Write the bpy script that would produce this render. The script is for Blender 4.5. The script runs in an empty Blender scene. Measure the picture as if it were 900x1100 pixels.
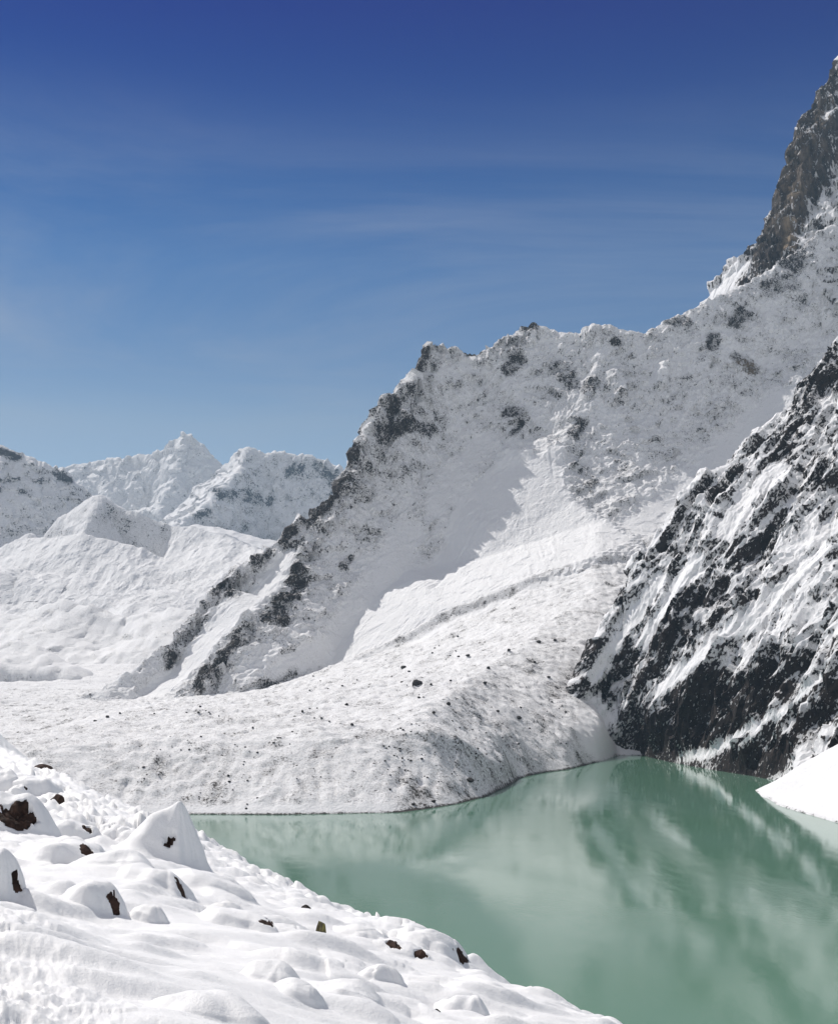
import bpy, bmesh, math, random
import numpy as np
from mathutils import Vector
from mathutils.geometry import delaunay_2d_cdt

scene = bpy.context.scene
COL = scene.collection
R = math.radians

# ------------------------------------------------------------------ survey
# z = 0 is the lake; the camera stands 100 m above it on a snowy bank,
# looking along +Y.  at() turns a bearing plus a distance into a place.
CAM_H = 100.0
F = 1328.0
TH = math.atan(160.0 / F)
CT, ST = math.cos(TH), math.sin(TH)

def ray(px, py):
    a = (px - 450.0) / F
    b = (550.0 - py) / F
    x, y, z = a, CT - b * ST, ST + b * CT
    return x / y, z / y

def at(px, py, Y):
    rx, rz = ray(px, py)
    return (rx * Y, Y, CAM_H + rz * Y)

def shore(px, py, z=0.0):
    rx, rz = ray(px, py)
    Y = (z - CAM_H) / rz
    return (rx * Y, Y, z)

def project(x, y, z):
    zz = z - CAM_H
    d = y * CT + zz * ST
    d = np.maximum(d, 1e-3)
    u = x / d
    v = (-y * ST + zz * CT) / d
    return 450.0 + F * u, 550.0 - F * v

# ------------------------------------------------------------------ noise
_rng = np.random.RandomState(7)
_P = _rng.permutation(256)
_P = np.concatenate([_P, _P, _P])
_G3 = _rng.normal(size=(256, 3)); _G3 /= np.linalg.norm(_G3, axis=1)[:, None]
_G2 = np.stack([np.cos(np.arange(256) * 2.39996), np.sin(np.arange(256) * 2.39996)], 1)

def pn2(x, y, seed=0):
    x = np.asarray(x, float) + seed * 17.31; y = np.asarray(y, float) + seed * 9.17
    xi = np.floor(x).astype(int); yi = np.floor(y).astype(int)
    fx, fy = x - xi, y - yi
    xi &= 255; yi &= 255
    u = fx * fx * fx * (fx * (fx * 6 - 15) + 10); v = fy * fy * fy * (fy * (fy * 6 - 15) + 10)
    def g(dx, dy):
        h = _P[_P[(xi + dx) & 255] + ((yi + dy) & 255)]
        return _G2[h, 0] * (fx - dx) + _G2[h, 1] * (fy - dy)
    a = g(0, 0); b = g(1, 0); c = g(0, 1); d = g(1, 1)
    return (a + u * (b - a) + v * ((c + u * (d - c)) - (a + u * (b - a)))) * 1.5

def pn3(x, y, z, seed=0):
    x = np.asarray(x, float) + seed * 17.31; y = np.asarray(y, float) + seed * 9.17; z = np.asarray(z, float) + seed * 5.03
    xi = np.floor(x).astype(int); yi = np.floor(y).astype(int); zi = np.floor(z).astype(int)
    fx, fy, fz = x - xi, y - yi, z - zi
    f = lambda t: t * t * t * (t * (t * 6 - 15) + 10)
    u, v, w = f(fx), f(fy), f(fz)
    xi &= 255; yi &= 255; zi &= 255
    out = 0
    for dx in (0, 1):
        wx = u if dx else 1 - u
        for dy in (0, 1):
            wy = v if dy else 1 - v
            for dz in (0, 1):
                wz = w if dz else 1 - w
                h = _P[_P[_P[(xi + dx) & 255] + ((yi + dy) & 255)] + ((zi + dz) & 255)]
                g = _G3[h]
                out = out + wx * wy * wz * (g[..., 0] * (fx - dx) + g[..., 1] * (fy - dy) + g[..., 2] * (fz - dz))
    return out * 1.6

def fbm2(x, y, octv, seed=0, gain=0.5, ridged=False):
    s, a, t = 0, 1.0, 0
    for i in range(octv):
        n = pn2(x, y, seed + i)
        if ridged: n = 1 - 2 * np.abs(n)
        s = s + a * n; t += a; a *= gain; x = x * 2.03; y = y * 2.03
    return s / t

def fbm3(x, y, z, octv, seed=0, gain=0.5, ridged=False):
    s, a, t = 0, 1.0, 0
    for i in range(octv):
        n = pn3(x, y, z, seed + i)
        if ridged: n = 1 - 2 * np.abs(n)
        s = s + a * n; t += a; a *= gain; x = x * 2.03; y = y * 2.03; z = z * 2.03
    return s / t

def _cells(x, y, z, seed, dims):
    x = np.asarray(x, float) + seed * 13.7; y = np.asarray(y, float) + seed * 7.3; z = np.asarray(z, float) + seed * 3.9
    xi = np.floor(x).astype(int); yi = np.floor(y).astype(int); zi = np.floor(z).astype(int)
    best = np.full(np.shape(x), 1e9); bh = np.zeros(np.shape(x), int)
    bx = np.zeros(np.shape(x)); by = np.zeros(np.shape(x)); bz = np.zeros(np.shape(x))
    for dx in (-1, 0, 1):
        for dy in (-1, 0, 1):
            for dz in ((-1, 0, 1) if dims == 3 else (0,)):
                h = _P[_P[_P[(xi + dx) & 255] + ((yi + dy) & 255)] + ((zi + dz) & 255)]
                px_ = x - (xi + dx + 0.5 + 0.42 * _G3[h, 0]); py_ = y - (yi + dy + 0.5 + 0.42 * _G3[h, 1])
                pz_ = z - (zi + dz + 0.5 + 0.42 * _G3[h, 2]) if dims == 3 else 0 * px_
                d = px_ * px_ + py_ * py_ + pz_ * pz_
                m = d < best
                best = np.where(m, d, best); bh = np.where(m, h, bh)
                bx = np.where(m, px_, bx); by = np.where(m, py_, by); bz = np.where(m, pz_, bz)
    return np.sqrt(best), bh, bx, by, bz

def facet3(x, y, z, seed=0, tilt=1.0, step=0.5):
    """broken rock: every Voronoi block is a plane of its own tilt and height"""
    _, h, bx, by, bz = _cells(x, y, z, seed, 3)
    k = (h * 7 + 31) & 255
    return tilt * (_G3[k, 0] * bx + _G3[k, 1] * by + _G3[k, 2] * bz) + step * _G3[(h * 3 + 11) & 255, 2]

def lumps2(x, y, seed=0):
    """rounded stones under snow, sizes mixed"""
    d, h, *_ = _cells(x, y, np.zeros(np.shape(x)), seed, 2)
    size = 0.25 + 0.35 * np.abs(_G3[(h * 5 + 3) & 255, 0])
    return np.sqrt(np.clip(1 - (d / size) ** 2, 0, 1)) * size

def sstep(a, b, t):
    t = np.clip((t - a) / (b - a), 0, 1)
    return t * t * (3 - 2 * t)

# ------------------------------------------------------------------ terrain helpers
def tin(lines, X, Y):
    """heights on the grid X,Y from surveyed break lines (lists of x,y,z)"""
    vs, zs, es, key = [], [], [], {}
    for ln in lines:
        prev = None
        for p in ln:
            k = (round(p[0], 1), round(p[1], 1))
            if k not in key:
                key[k] = len(vs); vs.append(Vector((p[0], p[1]))); zs.append(p[2])
            i = key[k]
            if prev is not None and prev != i: es.append((prev, i))
            prev = i
    ov, oe, of, orig, _, _ = delaunay_2d_cdt(vs, es, [], 0, 1e-3)
    oz = []
    for i, v in enumerate(ov):
        if orig[i]: oz.append(zs[orig[i][0]])
        else:
            d = sorted((((v - w).length, zs[j]) for j, w in enumerate(vs)))[:3]
            oz.append(sum(z / (q + 1e-3) for q, z in d) / sum(1 / (q + 1e-3) for q, z in d))
    Z = np.full(X.shape, np.nan)
    x0, dx = X[0, 0], X[0, 1] - X[0, 0]
    y0, dy = Y[0, 0], Y[1, 0] - Y[0, 0]
    ny, nx = X.shape
    for f in of:
        (ax, ay), (bx, by), (cx, cy) = [ov[i] for i in f]
        az, bz, cz = [oz[i] for i in f]
        i0 = max(0, int(math.floor((min(ax, bx, cx) - x0) / dx))); i1 = min(nx, int(math.ceil((max(ax, bx, cx) - x0) / dx)) + 1)
        j0 = max(0, int(math.floor((min(ay, by, cy) - y0) / dy))); j1 = min(ny, int(math.ceil((max(ay, by, cy) - y0) / dy)) + 1)
        if i1 <= i0 or j1 <= j0: continue
        gx = X[j0:j1, i0:i1]; gy = Y[j0:j1, i0:i1]
        det = (by - cy) * (ax - cx) + (cx - bx) * (ay - cy)
        if abs(det) < 1e-9: continue
        l1 = ((by - cy) * (gx - cx) + (cx - bx) * (gy - cy)) / det
        l2 = ((cy - ay) * (gx - cx) + (ax - cx) * (gy - cy)) / det
        l3 = 1 - l1 - l2
        m = (l1 > -1e-6) & (l2 > -1e-6) & (l3 > -1e-6)
        sub = Z[j0:j1, i0:i1]
        sub[m] = (l1 * az + l2 * bz + l3 * cz)[m]
    return Z

def grid(x0, x1, y0, y1, dx, dy):
    return np.meshgrid(np.arange(x0, x1, dx), np.arange(y0, y1, dy))

def blur(Z, n):
    for _ in range(n):
        for ax in (0, 1):
            P = np.concatenate([Z.take([0], ax), Z, Z.take([-1], ax)], ax)
            A = [np.take(P, range(k, k + Z.shape[ax]), ax) for k in range(3)]
            Q = (A[0] + 2 * A[1] + A[2]) / 4
            Z = np.where(np.isnan(Q), Z, Q)
    return Z

def normals(X, Y, Z):
    def d(A, ax):
        return np.gradient(A, axis=ax)
    ux, uy, uz = d(X, 1), d(Y, 1), d(Z, 1)
    vx, vy, vz = d(X, 0), d(Y, 0), d(Z, 0)
    nx = uy * vz - uz * vy; ny = uz * vx - ux * vz; nz = ux * vy - uy * vx
    l = np.sqrt(nx * nx + ny * ny + nz * nz) + 1e-12
    return nx / l, ny / l, nz / l

def grid_mesh(name, X, Y, Z, mat, attrs=None, ok=None, smooth=True):
    ny, nx = X.shape
    good = ~np.isnan(Z)
    if ok is not None: good &= ok
    idx = np.arange(ny * nx).reshape(ny, nx)
    q = good[:-1, :-1] & good[1:, :-1] & good[:-1, 1:] & good[1:, 1:]
    quads = np.stack([idx[:-1, :-1][q], idx[:-1, 1:][q], idx[1:, 1:][q], idx[1:, :-1][q]], 1)
    used = np.zeros(ny * nx, bool); used[quads.ravel()] = True
    remap = np.cumsum(used) - 1
    quads = remap[quads]
    co = np.stack([X.ravel(), Y.ravel(), Z.ravel()], 1)[used]
    me = bpy.data.meshes.new(name)
    me.vertices.add(len(co)); me.vertices.foreach_set('co', co.astype(np.float32).ravel())
    me.loops.add(quads.size); me.loops.foreach_set('vertex_index', quads.astype(np.int32).ravel())
    me.polygons.add(len(quads))
    me.polygons.foreach_set('loop_start', np.arange(0, quads.size, 4, dtype=np.int32))
    me.polygons.foreach_set('use_smooth', np.full(len(quads), smooth))
    me.update(calc_edges=True)
    for k, A in (attrs or {}).items():
        a = me.attributes.new(k, 'FLOAT', 'POINT')
        a.data.foreach_set('value', A.ravel()[used].astype(np.float32))
    me.materials.append(mat)
    ob = bpy.data.objects.new(name, me); COL.objects.link(ob)
    return ob

def setting(ob, label=None):
    ob['kind'] = 'structure'
    if label: ob['label'] = label
    return ob

def strokes(X, Y, Z, lines, base=None):
    """outcrop mask: each line = ([(px,py)...], radius px, weight); every
    sighting is first carried onto the terrain, then measured in metres"""
    px, py = project(X, Y, Z)
    px = np.where(np.isnan(Z), 1e6, px); py = np.where(np.isnan(Z), 1e6, py)
    M = np.zeros(X.shape) if base is None else base.copy()
    fx, fy, fz = X.ravel(), Y.ravel(), Z.ravel()
    for pts, rad, wt in lines:
        wp = []
        for (a, b) in pts:
            d2 = (px - a) ** 2 + (py - b) ** 2
            near = d2 < 16
            if near.any():
                k = np.argmin(np.where(near, Y, 1e9))
            else:
                k = np.argmin(d2)
            wp.append((fx[k], fy[k], fz[k]))
        for i in range(max(1, len(wp) - 1)):
            A = np.array(wp[i]); B = np.array(wp[min(i + 1, len(wp) - 1)])
            r = rad * (A[1] + B[1]) / 2 / F
            AB = B - A; L2 = max((AB ** 2).sum(), 1e-6)
            t = np.clip(((X - A[0]) * AB[0] + (Y - A[1]) * AB[1] + (Z - A[2]) * AB[2]) / L2, 0, 1)
            # distance seen square-on: the depth direction counts less
            d = np.sqrt((X - A[0] - t * AB[0]) ** 2 + (0.45 * (Y - A[1] - t * AB[1])) ** 2 + (Z - A[2] - t * AB[2]) ** 2)
            M = np.maximum(M, wt * (1 - sstep(0.45, 1.25, np.nan_to_num(d / r, nan=9.0))))
    return M

# ------------------------------------------------------------------ materials
def new_mat(name):
    m = bpy.data.materials.new(name); m.use_nodes = True
    nt = m.node_tree; nt.nodes.clear()
    return m, nt

class NT:
    def __init__(s, nt): s.nt = nt
    def n(s, t, **k):
        nd = s.nt.nodes.new(t)
        for a, b in k.items():
            if a == 'inp':
                for i, v in b.items():
                    if hasattr(v, 'is_output'): s.nt.links.new(v, nd.inputs[i])
                    else: nd.inputs[i].default_value = v
            else: setattr(nd, a, b)
        return nd
    def math(s, op, a, b=0.0, c=0.0, clamp=False):
        return s.n('ShaderNodeMath', operation=op, use_clamp=clamp, inp={0: a, 1: b, 2: c}).outputs[0]
    def noise(s, vec, scale, detail=4, rough=0.55, dist=0.0):
        return s.n('ShaderNodeTexNoise', inp={'Vector': vec, 'Scale': scale, 'Detail': detail, 'Roughness': rough, 'Distortion': dist}).outputs['Fac']
    def mapr(s, v, a, b, c=0.0, d=1.0):
        return s.n('ShaderNodeMapRange', interpolation_type='SMOOTHSTEP', inp={'Value': v, 'From Min': a, 'From Max': b, 'To Min': c, 'To Max': d}).outputs[0]
    def mix(s, f, a, b):
        nd = s.n('ShaderNodeMix', data_type='RGBA')
        for i, v in ((0, f), (6, a), (7, b)):
            if hasattr(v, 'is_output'): s.nt.links.new(v, nd.inputs[i])
            else: nd.inputs[i].default_value = v
        return nd.outputs[2]

SNOW = (0.86, 0.86, 0.865, 1)

def snow_rock(name, fine, axes=None, rock_a=(0.012, 0.011, 0.012, 1), rock_b=(0.075, 0.066, 0.060, 1), bump=0.6, bump_scale=0.35,
              thr=0.5, spread=0.9, dust=0.35, snow=SNOW):
    """snow over rock: attribute 'rock' says how much rock shows, a fine
    noise (cells of `fine` metres) breaks it up"""
    m, nt = new_mat(name); N = NT(nt)
    pos0 = N.n('ShaderNodeNewGeometry').outputs['Position']
    pos = pos0
    if axes:
        ds = [N.n('ShaderNodeVectorMath', operation='DOT_PRODUCT', inp={0: pos0, 1: a}).outputs['Value'] for a in axes]
        pos = N.n('ShaderNodeCombineXYZ', inp={0: ds[0], 1: ds[1], 2: ds[2]}).outputs[0]
    rock = N.n('ShaderNodeAttribute', attribute_name='rock').outputs['Fac']
    n1 = N.noise(pos, 1.0 / fine, 5, 0.65)
    n2 = N.noise(pos, 0.22 / fine, 3, 0.6)
    v = N.math('ADD', rock, N.math('MULTIPLY', N.math('SUBTRACT', n1, 0.5), spread * 1.9))
    v = N.math('ADD', v, N.math('MULTIPLY', N.math('SUBTRACT', n2, 0.5), spread * 0.9))
    fac = N.mapr(v, thr - 0.06, thr + 0.06)
    n3 = N.noise(pos, 0.5 / fine, 6, 0.7)
    rc = N.mix(N.mapr(n3, 0.35, 0.72), rock_a, rock_b)
    tint = N.n('ShaderNodeAttribute', attribute_name='tint').outputs['Fac']
    rc = N.mix(tint, rc, N.mix(N.mapr(n3, 0.3, 0.7), (0.12, 0.085, 0.055, 1), (0.36, 0.28, 0.19, 1)))
    # snow dusted thin over stones
    dn = N.math('ADD', N.noise(pos0, 1.1 / fine, 6, 0.8), N.math('MULTIPLY', N.math('SUBTRACT', rock, 0.08), 0.55))
    sc = N.mix(N.math('MULTIPLY', N.mapr(dn, 0.50, 0.80), dust), snow, (0.26, 0.25, 0.245, 1))
    col = N.mix(fac, sc, rc)
    b = N.n('ShaderNodeBump', inp={'Strength': bump, 'Distance': fine * bump_scale * 2.2,
            'Height': N.math('ADD', N.noise(pos, 0.8 / fine, 7, 0.7), N.math('MULTIPLY', fac, -0.35))}).outputs[0]
    p = N.n('ShaderNodeBsdfPrincipled', inp={'Base Color': col, 'Roughness': N.mix(fac, (0.75,) * 3 + (1,), (0.85,) * 3 + (1,)), 'Specular IOR Level': 0.2, 'Normal': b})
    o = N.n('ShaderNodeOutputMaterial'); nt.links.new(p.outputs[0], o.inputs[0])
    return m

def L(*pts): return [at(*p) for p in pts]
def back(line, dy, dz, dx=0): return [(x + dx, y + dy, z - dz) for x, y, z in line]

# ================================================================== MAIN MOUNTAIN
K = 1.25      # the big mountain stands this much farther off than first paced out
def far_at(px, py, Y): return at(px, py, Y * K)
def FL(*pts): return [far_at(*p) for p in pts]

def main_mountain():
    X, Y = grid(-470 * K, 1000 * K, 1380 * K, 2480 * K, 4.1, 3.1)
    sky = FL((130, 728, 1520), (180, 686, 1560), (205, 660, 1590), (225, 626, 1620), (250, 611, 1640), (275, 598, 1655), (301, 588, 1666),
            (303, 574, 1672), (316, 564, 1680), (345, 540, 1695), (373, 508, 1712), (378, 488, 1722), (382, 473, 1732), (394, 453, 1748),
            (401, 438, 1762), (411, 416, 1782), (430, 408, 1805), (447, 400, 1825), (450, 380, 1850), (457, 366, 1872), (475, 368, 1888),
            (495, 372, 1903), (510, 377, 1916), (530, 369, 1930), (545, 359, 1942), (570, 347, 1955), (590, 352, 1955), (605, 357, 1952),
            (625, 359, 1945), (640, 350, 1945), (655, 348, 1950), (672, 353, 1958), (690, 357, 1968), (705, 350, 1982), (735, 335, 2010), (757, 324, 2030),
            (800, 305, 2075), (850, 272, 2125), (900, 235, 2185), (1000, 180, 2270), (1100, 150, 2350))
    lines = [sky, back(sky, 60, 60), back(sky, 330, 420)]
    # outer rib (far left) and the white couloir right of it
    lines.append(FL((110, 752, 1480), (60, 775, 1450)))
    cou = FL((300, 601, 1662), (278, 622, 1655), (252, 650, 1635), (222, 682, 1608), (192, 712, 1568), (155, 745, 1515), (110, 778, 1440))
    lines.append(cou)
    lines.append(FL((240, 630, 1622), (215, 675, 1590), (190, 720, 1552)))      # outer rib dark foot
    # inner rib, rocky
    rib = FL((316, 575, 1668), (320, 610, 1622), (306, 645, 1585), (268, 672, 1540), (240, 705, 1512), (217, 742, 1480))
    lines.append(rib)
    lines.append(FL((345, 600, 1655), (335, 650, 1585), (300, 690, 1528), (270, 725, 1490), (222, 752, 1465)))
    foot = FL((225, 757, 1440), (262, 746, 1470), (310, 735, 1500), (345, 718, 1535))
    lines.append(foot)
    lines.append(FL((300, 715, 1505), (325, 700, 1530), (345, 690, 1552)))
    # upper left spur whose right flank stays in the shade
    r1 = FL((457, 372, 1872), (440, 420, 1832), (415, 480, 1775), (395, 540, 1722), (378, 600, 1668), (360, 650, 1605), (345, 700, 1545))
    lines.append(r1)
    crease = FL((348, 716, 1545), (365, 692, 1578), (383, 668, 1600), (405, 640, 1632), (418, 603, 1668), (440, 612, 1672), (462, 610, 1680), (480, 585, 1705),
               (487, 558, 1728), (492, 536, 1752), (520, 512, 1774), (545, 485, 1795))
    lines.append(crease)
    lines.append(FL((432, 540, 1735), (470, 490, 1812), (520, 430, 1888)))
    # snow cone
    lines.append(FL((352, 722, 1535), (420, 690, 1530), (480, 655, 1530), (560, 625, 1535), (640, 598, 1545), (682, 580, 1610)))
    lines.append(FL((545, 485, 1795), (575, 490, 1790), (605, 476, 1798)))
    lines.append(FL((575, 492, 1788), (520, 600, 1645)))
    edge = FL((605, 476, 1798), (598, 500, 1776), (604, 516, 1752), (612, 541, 1712), (645, 560, 1665), (682, 580, 1610))
    lines.append(edge)
    # buttress right of the cone
    lines.append(FL((640, 380, 1918), (632, 420, 1878), (625, 455, 1842), (622, 500, 1790), (624, 538, 1725)))
    lines.append(FL((660, 420, 1890), (680, 450, 1866), (690, 490, 1815), (665, 530, 1742), (640, 552, 1695)))
    lines.append(FL((690, 490, 1815), (730, 505, 1812), (770, 470, 1872), (815, 430, 1945)))
    lines.append(FL((700, 578, 1640), (720, 545, 1725), (760, 520, 1785), (800, 490, 1850)))
    lines.append(FL((700, 600, 1575), (800, 560, 1665), (900, 500, 1810), (1000, 450, 1900)))
    lines.append(FL((820, 390, 1992), (900, 350, 2075), (1000, 300, 2150)))
    lines.append(FL((545, 470, 1835), (560, 440, 1872), (572, 405, 1912), (580, 370, 1942)))
    lines.append(FL((588, 470, 1838), (602, 440, 1872), (636, 392, 1920)))
    # buried feet
    lines.append([(x * K, y * K, z) for x, y, z in ((-460, 1385, 0), (-300, 1385, 0), (-100, 1400, 10), (100, 1440, 20), (300, 1470, 60), (480, 1480, 100), (1000, 1480, 200))])
    lines.append([(x * K, y * K, z) for x, y, z in ((-460, 1480, 0), (-465, 1900, 0), (-465, 2470, -20), (1000, 2470, 500), (1000, 1480, 200))])
    Z = tin(lines, X, Y)
    Z = blur(Z, 2)
    px, py = project(X, Y, Z)
    # where the smooth snow lies: cone, couloir, lower right apron
    def inside(poly):
        n = len(poly); c = np.zeros(X.shape, bool)
        for i in range(n):
            (x1, y1), (x2, y2) = poly[i][:2], poly[(i + 1) % n][:2]
            c ^= ((y1 > Y) != (y2 > Y)) & (X < (x2 - x1) * (Y - y1) / (y2 - y1 + 1e-9) + x1)
        return c
    cone_poly = crease[::-1] + FL((352, 722, 1535), (420, 690, 1530), (480, 655, 1530), (560, 625, 1535), (640, 598, 1545), (682, 580, 1610)) + edge[::-1]
    cone = blur(inside(cone_poly).astype(float), 3)
    coul = strokes(X, Y, Z, [([(305, 603), (262, 648), (200, 712), (150, 752)], 17, 1.0)])
    apron = strokes(X, Y, Z, [([(690, 560), (730, 535), (790, 480), (840, 430)], 26, 1.0), ([(440, 575), (410, 620), (370, 680)], 22, 0.9),
                              ([(350, 690), (300, 720), (345, 705)], 10, 0.8), ([(520, 470), (470, 540)], 16, 0.8)])
    smooth = np.clip(cone + coul + apron, 0, 1)
    rough = 1 - 0.85 * smooth
    nx, ny, nz = normals(X, Y, Z)
    big = fbm3(X / 95, Y / 95, Z / 95, 3, 3, ridged=True)
    med = fbm3(X / 34, Y / 34, Z / 34, 4, 11, gain=0.6, ridged=True)
    fin = fbm3(X / 11, Y / 11, Z / 11, 3, 21, gain=0.65)
    wq = 10 * fbm3(X / 70, Y / 70, Z / 70, 2, 45)
    flute = fbm3((X + wq) / 24, Y / 120, Z / 90, 4, 47, gain=0.6, ridged=True)
    crag = fbm3((X * .7 + Z * .7 + wq) / 26, Y / 40, (Z * .7 - X * .7) / 9, 4, 49, gain=0.62, ridged=True)
    f1 = facet3((X + .5 * Z + wq) / 34, Y / 30, (Z - .5 * X) / 22, 3, 1.0, 0.5)
    f2 = facet3((X + .5 * Z) / 13, Y / 11, (Z - .5 * X) / 8, 7, 1.0, 0.5)
    crags = strokes(X, Y, Z, [([(452, 385), (425, 440), (385, 490), (340, 550), (312, 610), (300, 650), (240, 700), (220, 735)], 26, 1.0), ([(457, 370), (530, 375), (570, 355)], 16, .8), ([(190, 705), (235, 630), (290, 600)], 14, .7)])
    D = rough * (4 * big + 1.0 * (med - 0.2) + 2.0 * (flute - .2) + 1.6 * (crag - .2) + 0.8 * fin + (5.5 + 7.5 * crags) * f1 + (2.2 + 3.5 * crags) * f2)
    # snow runnels fanning down the cone
    ax, ay, _ = far_at(580, 440, 1960)
    ang = np.arctan2(X - ax, ay - Y); rr = np.hypot(X - ax, Y - ay)
    run = fbm2(ang * 21 + 0.9 * pn2(rr / 45, ang * 5, 33) + 1.2 * pn2(ang * 7, rr / 200, 34), rr / 130, 4, 31, gain=0.6, ridged=True) * sstep(60, 160, rr)
    D = D + cone * (2.5 * run * (0.35 + 0.65 * sstep(-0.2, 0.3, fbm2(X / 60, Y / 90, 2, 37))) + 0.3 * fin + 0.6 * lumps2(X / 9, Y / 9, 39) * sstep(0.1, 0.5, fbm2(X / 50, Y / 50, 2, 38))) + coul * 0.8 * fin
    D = D + 13 * strokes(X, Y, Z, [([(662, 404), (668, 424)], 11, 1.0), ([(716, 398), (710, 410)], 9, 1.0), ([(632, 356), (634, 352)], 7, .8)])
    X2, Y2, Z2 = X + nx * D, Y + ny * D, Z + nz * D
    n2 = normals(X2, Y2, Z2)
    steep = 1 - n2[2]
    speck = fbm3(X / 60, Y / 60, Z / 60, 3, 41)
    rock = 0.135 + 0.17 * sstep(0.50, 1.0, steep) + 0.24 * speck + 0.10 * (crag - 0.1) + 0.10 * f2 + 0.09 * crags
    rock = rock + 0.10 * sstep(0.1, 0.6, fin)
    bare = np.clip(cone * 0.93 + coul + 0.8 * apron, 0, 1)
    rock = rock * (1 - 0.97 * bare) - 0.25 * np.clip(cone + coul, 0, 1)
    dark = strokes(X, Y, Z, [
        ([(453, 396), (452, 376)], 6, .62), ([(418, 455), (425, 440), (424, 430)], 6, .6), ([(380, 495), (381, 478)], 5, .8), ([(373, 512), (355, 535), (340, 550)], 7, .5),
        ([(412, 468), (440, 455), (462, 460)], 9, .42), ([(306, 578), (316, 568)], 6, .8), ([(352, 545), (335, 560)], 8, .55),
        ([(313, 600), (318, 618), (325, 625)], 10, .66), ([(305, 640), (300, 655)], 10, .5), ([(290, 660), (308, 668)], 8, .6), ([(318, 640), (322, 632)], 6, .5),
        ([(255, 690), (240, 705), (228, 722), (215, 738)], 7, .5), ([(222, 715), (216, 738)], 6, .6), ([(235, 753), (245, 745)], 4, .7), ([(280, 740), (300, 732), (318, 722)], 6, .45),
        ([(250, 632), (265, 640)], 9, .5), ([(225, 628), (240, 622)], 5, .5), ([(182, 715), (186, 702)], 6, .6), ([(290, 600), (270, 602)], 4, .5),
        ([(548, 440), (560, 443)], 9, .45), ([(560, 385), (548, 395)], 10, .5), ([(570, 352), (575, 350)], 7, .7), ([(600, 395), (615, 410)], 13, .36), ([(630, 415), (640, 410)], 10, .42),
        ([(665, 368), (662, 370)], 5, .6), ([(505, 375), (512, 372)], 5, .7), ([(625, 450), (618, 468)], 7, .42), ([(635, 520), (640, 515)], 6, .4), ([(555, 465), (560, 455)], 6, .4),
        ([(768, 362), (765, 372)], 9, .6), ([(795, 385), (805, 392)], 11, .45), ([(790, 345), (800, 335)], 10, .4), ([(720, 345), (740, 345)], 8, .45), ([(860, 260), (850, 280)], 16, .42),
        ([(370, 607), (378, 600)], 5, .6), ([(830, 310), (850, 300)], 14, .35)])
    rock = np.minimum(rock + dark * 0.62, 0.70)
    tint = 0.5 * strokes(X, Y, Z, [([(790, 388), (808, 395)], 12, 1.0)])
    mat = snow_rock('snowy_mountain_face', 2.9, spread=1.0, dust=0.75, bump=1.0)
    ob = grid_mesh('mountain', X2, Y2, Z2, mat, {'rock': rock, 'tint': tint}, smooth=False)
    setting(ob, 'snow dusted rocky mountain ridge in shade with a bright avalanche cone')

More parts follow.
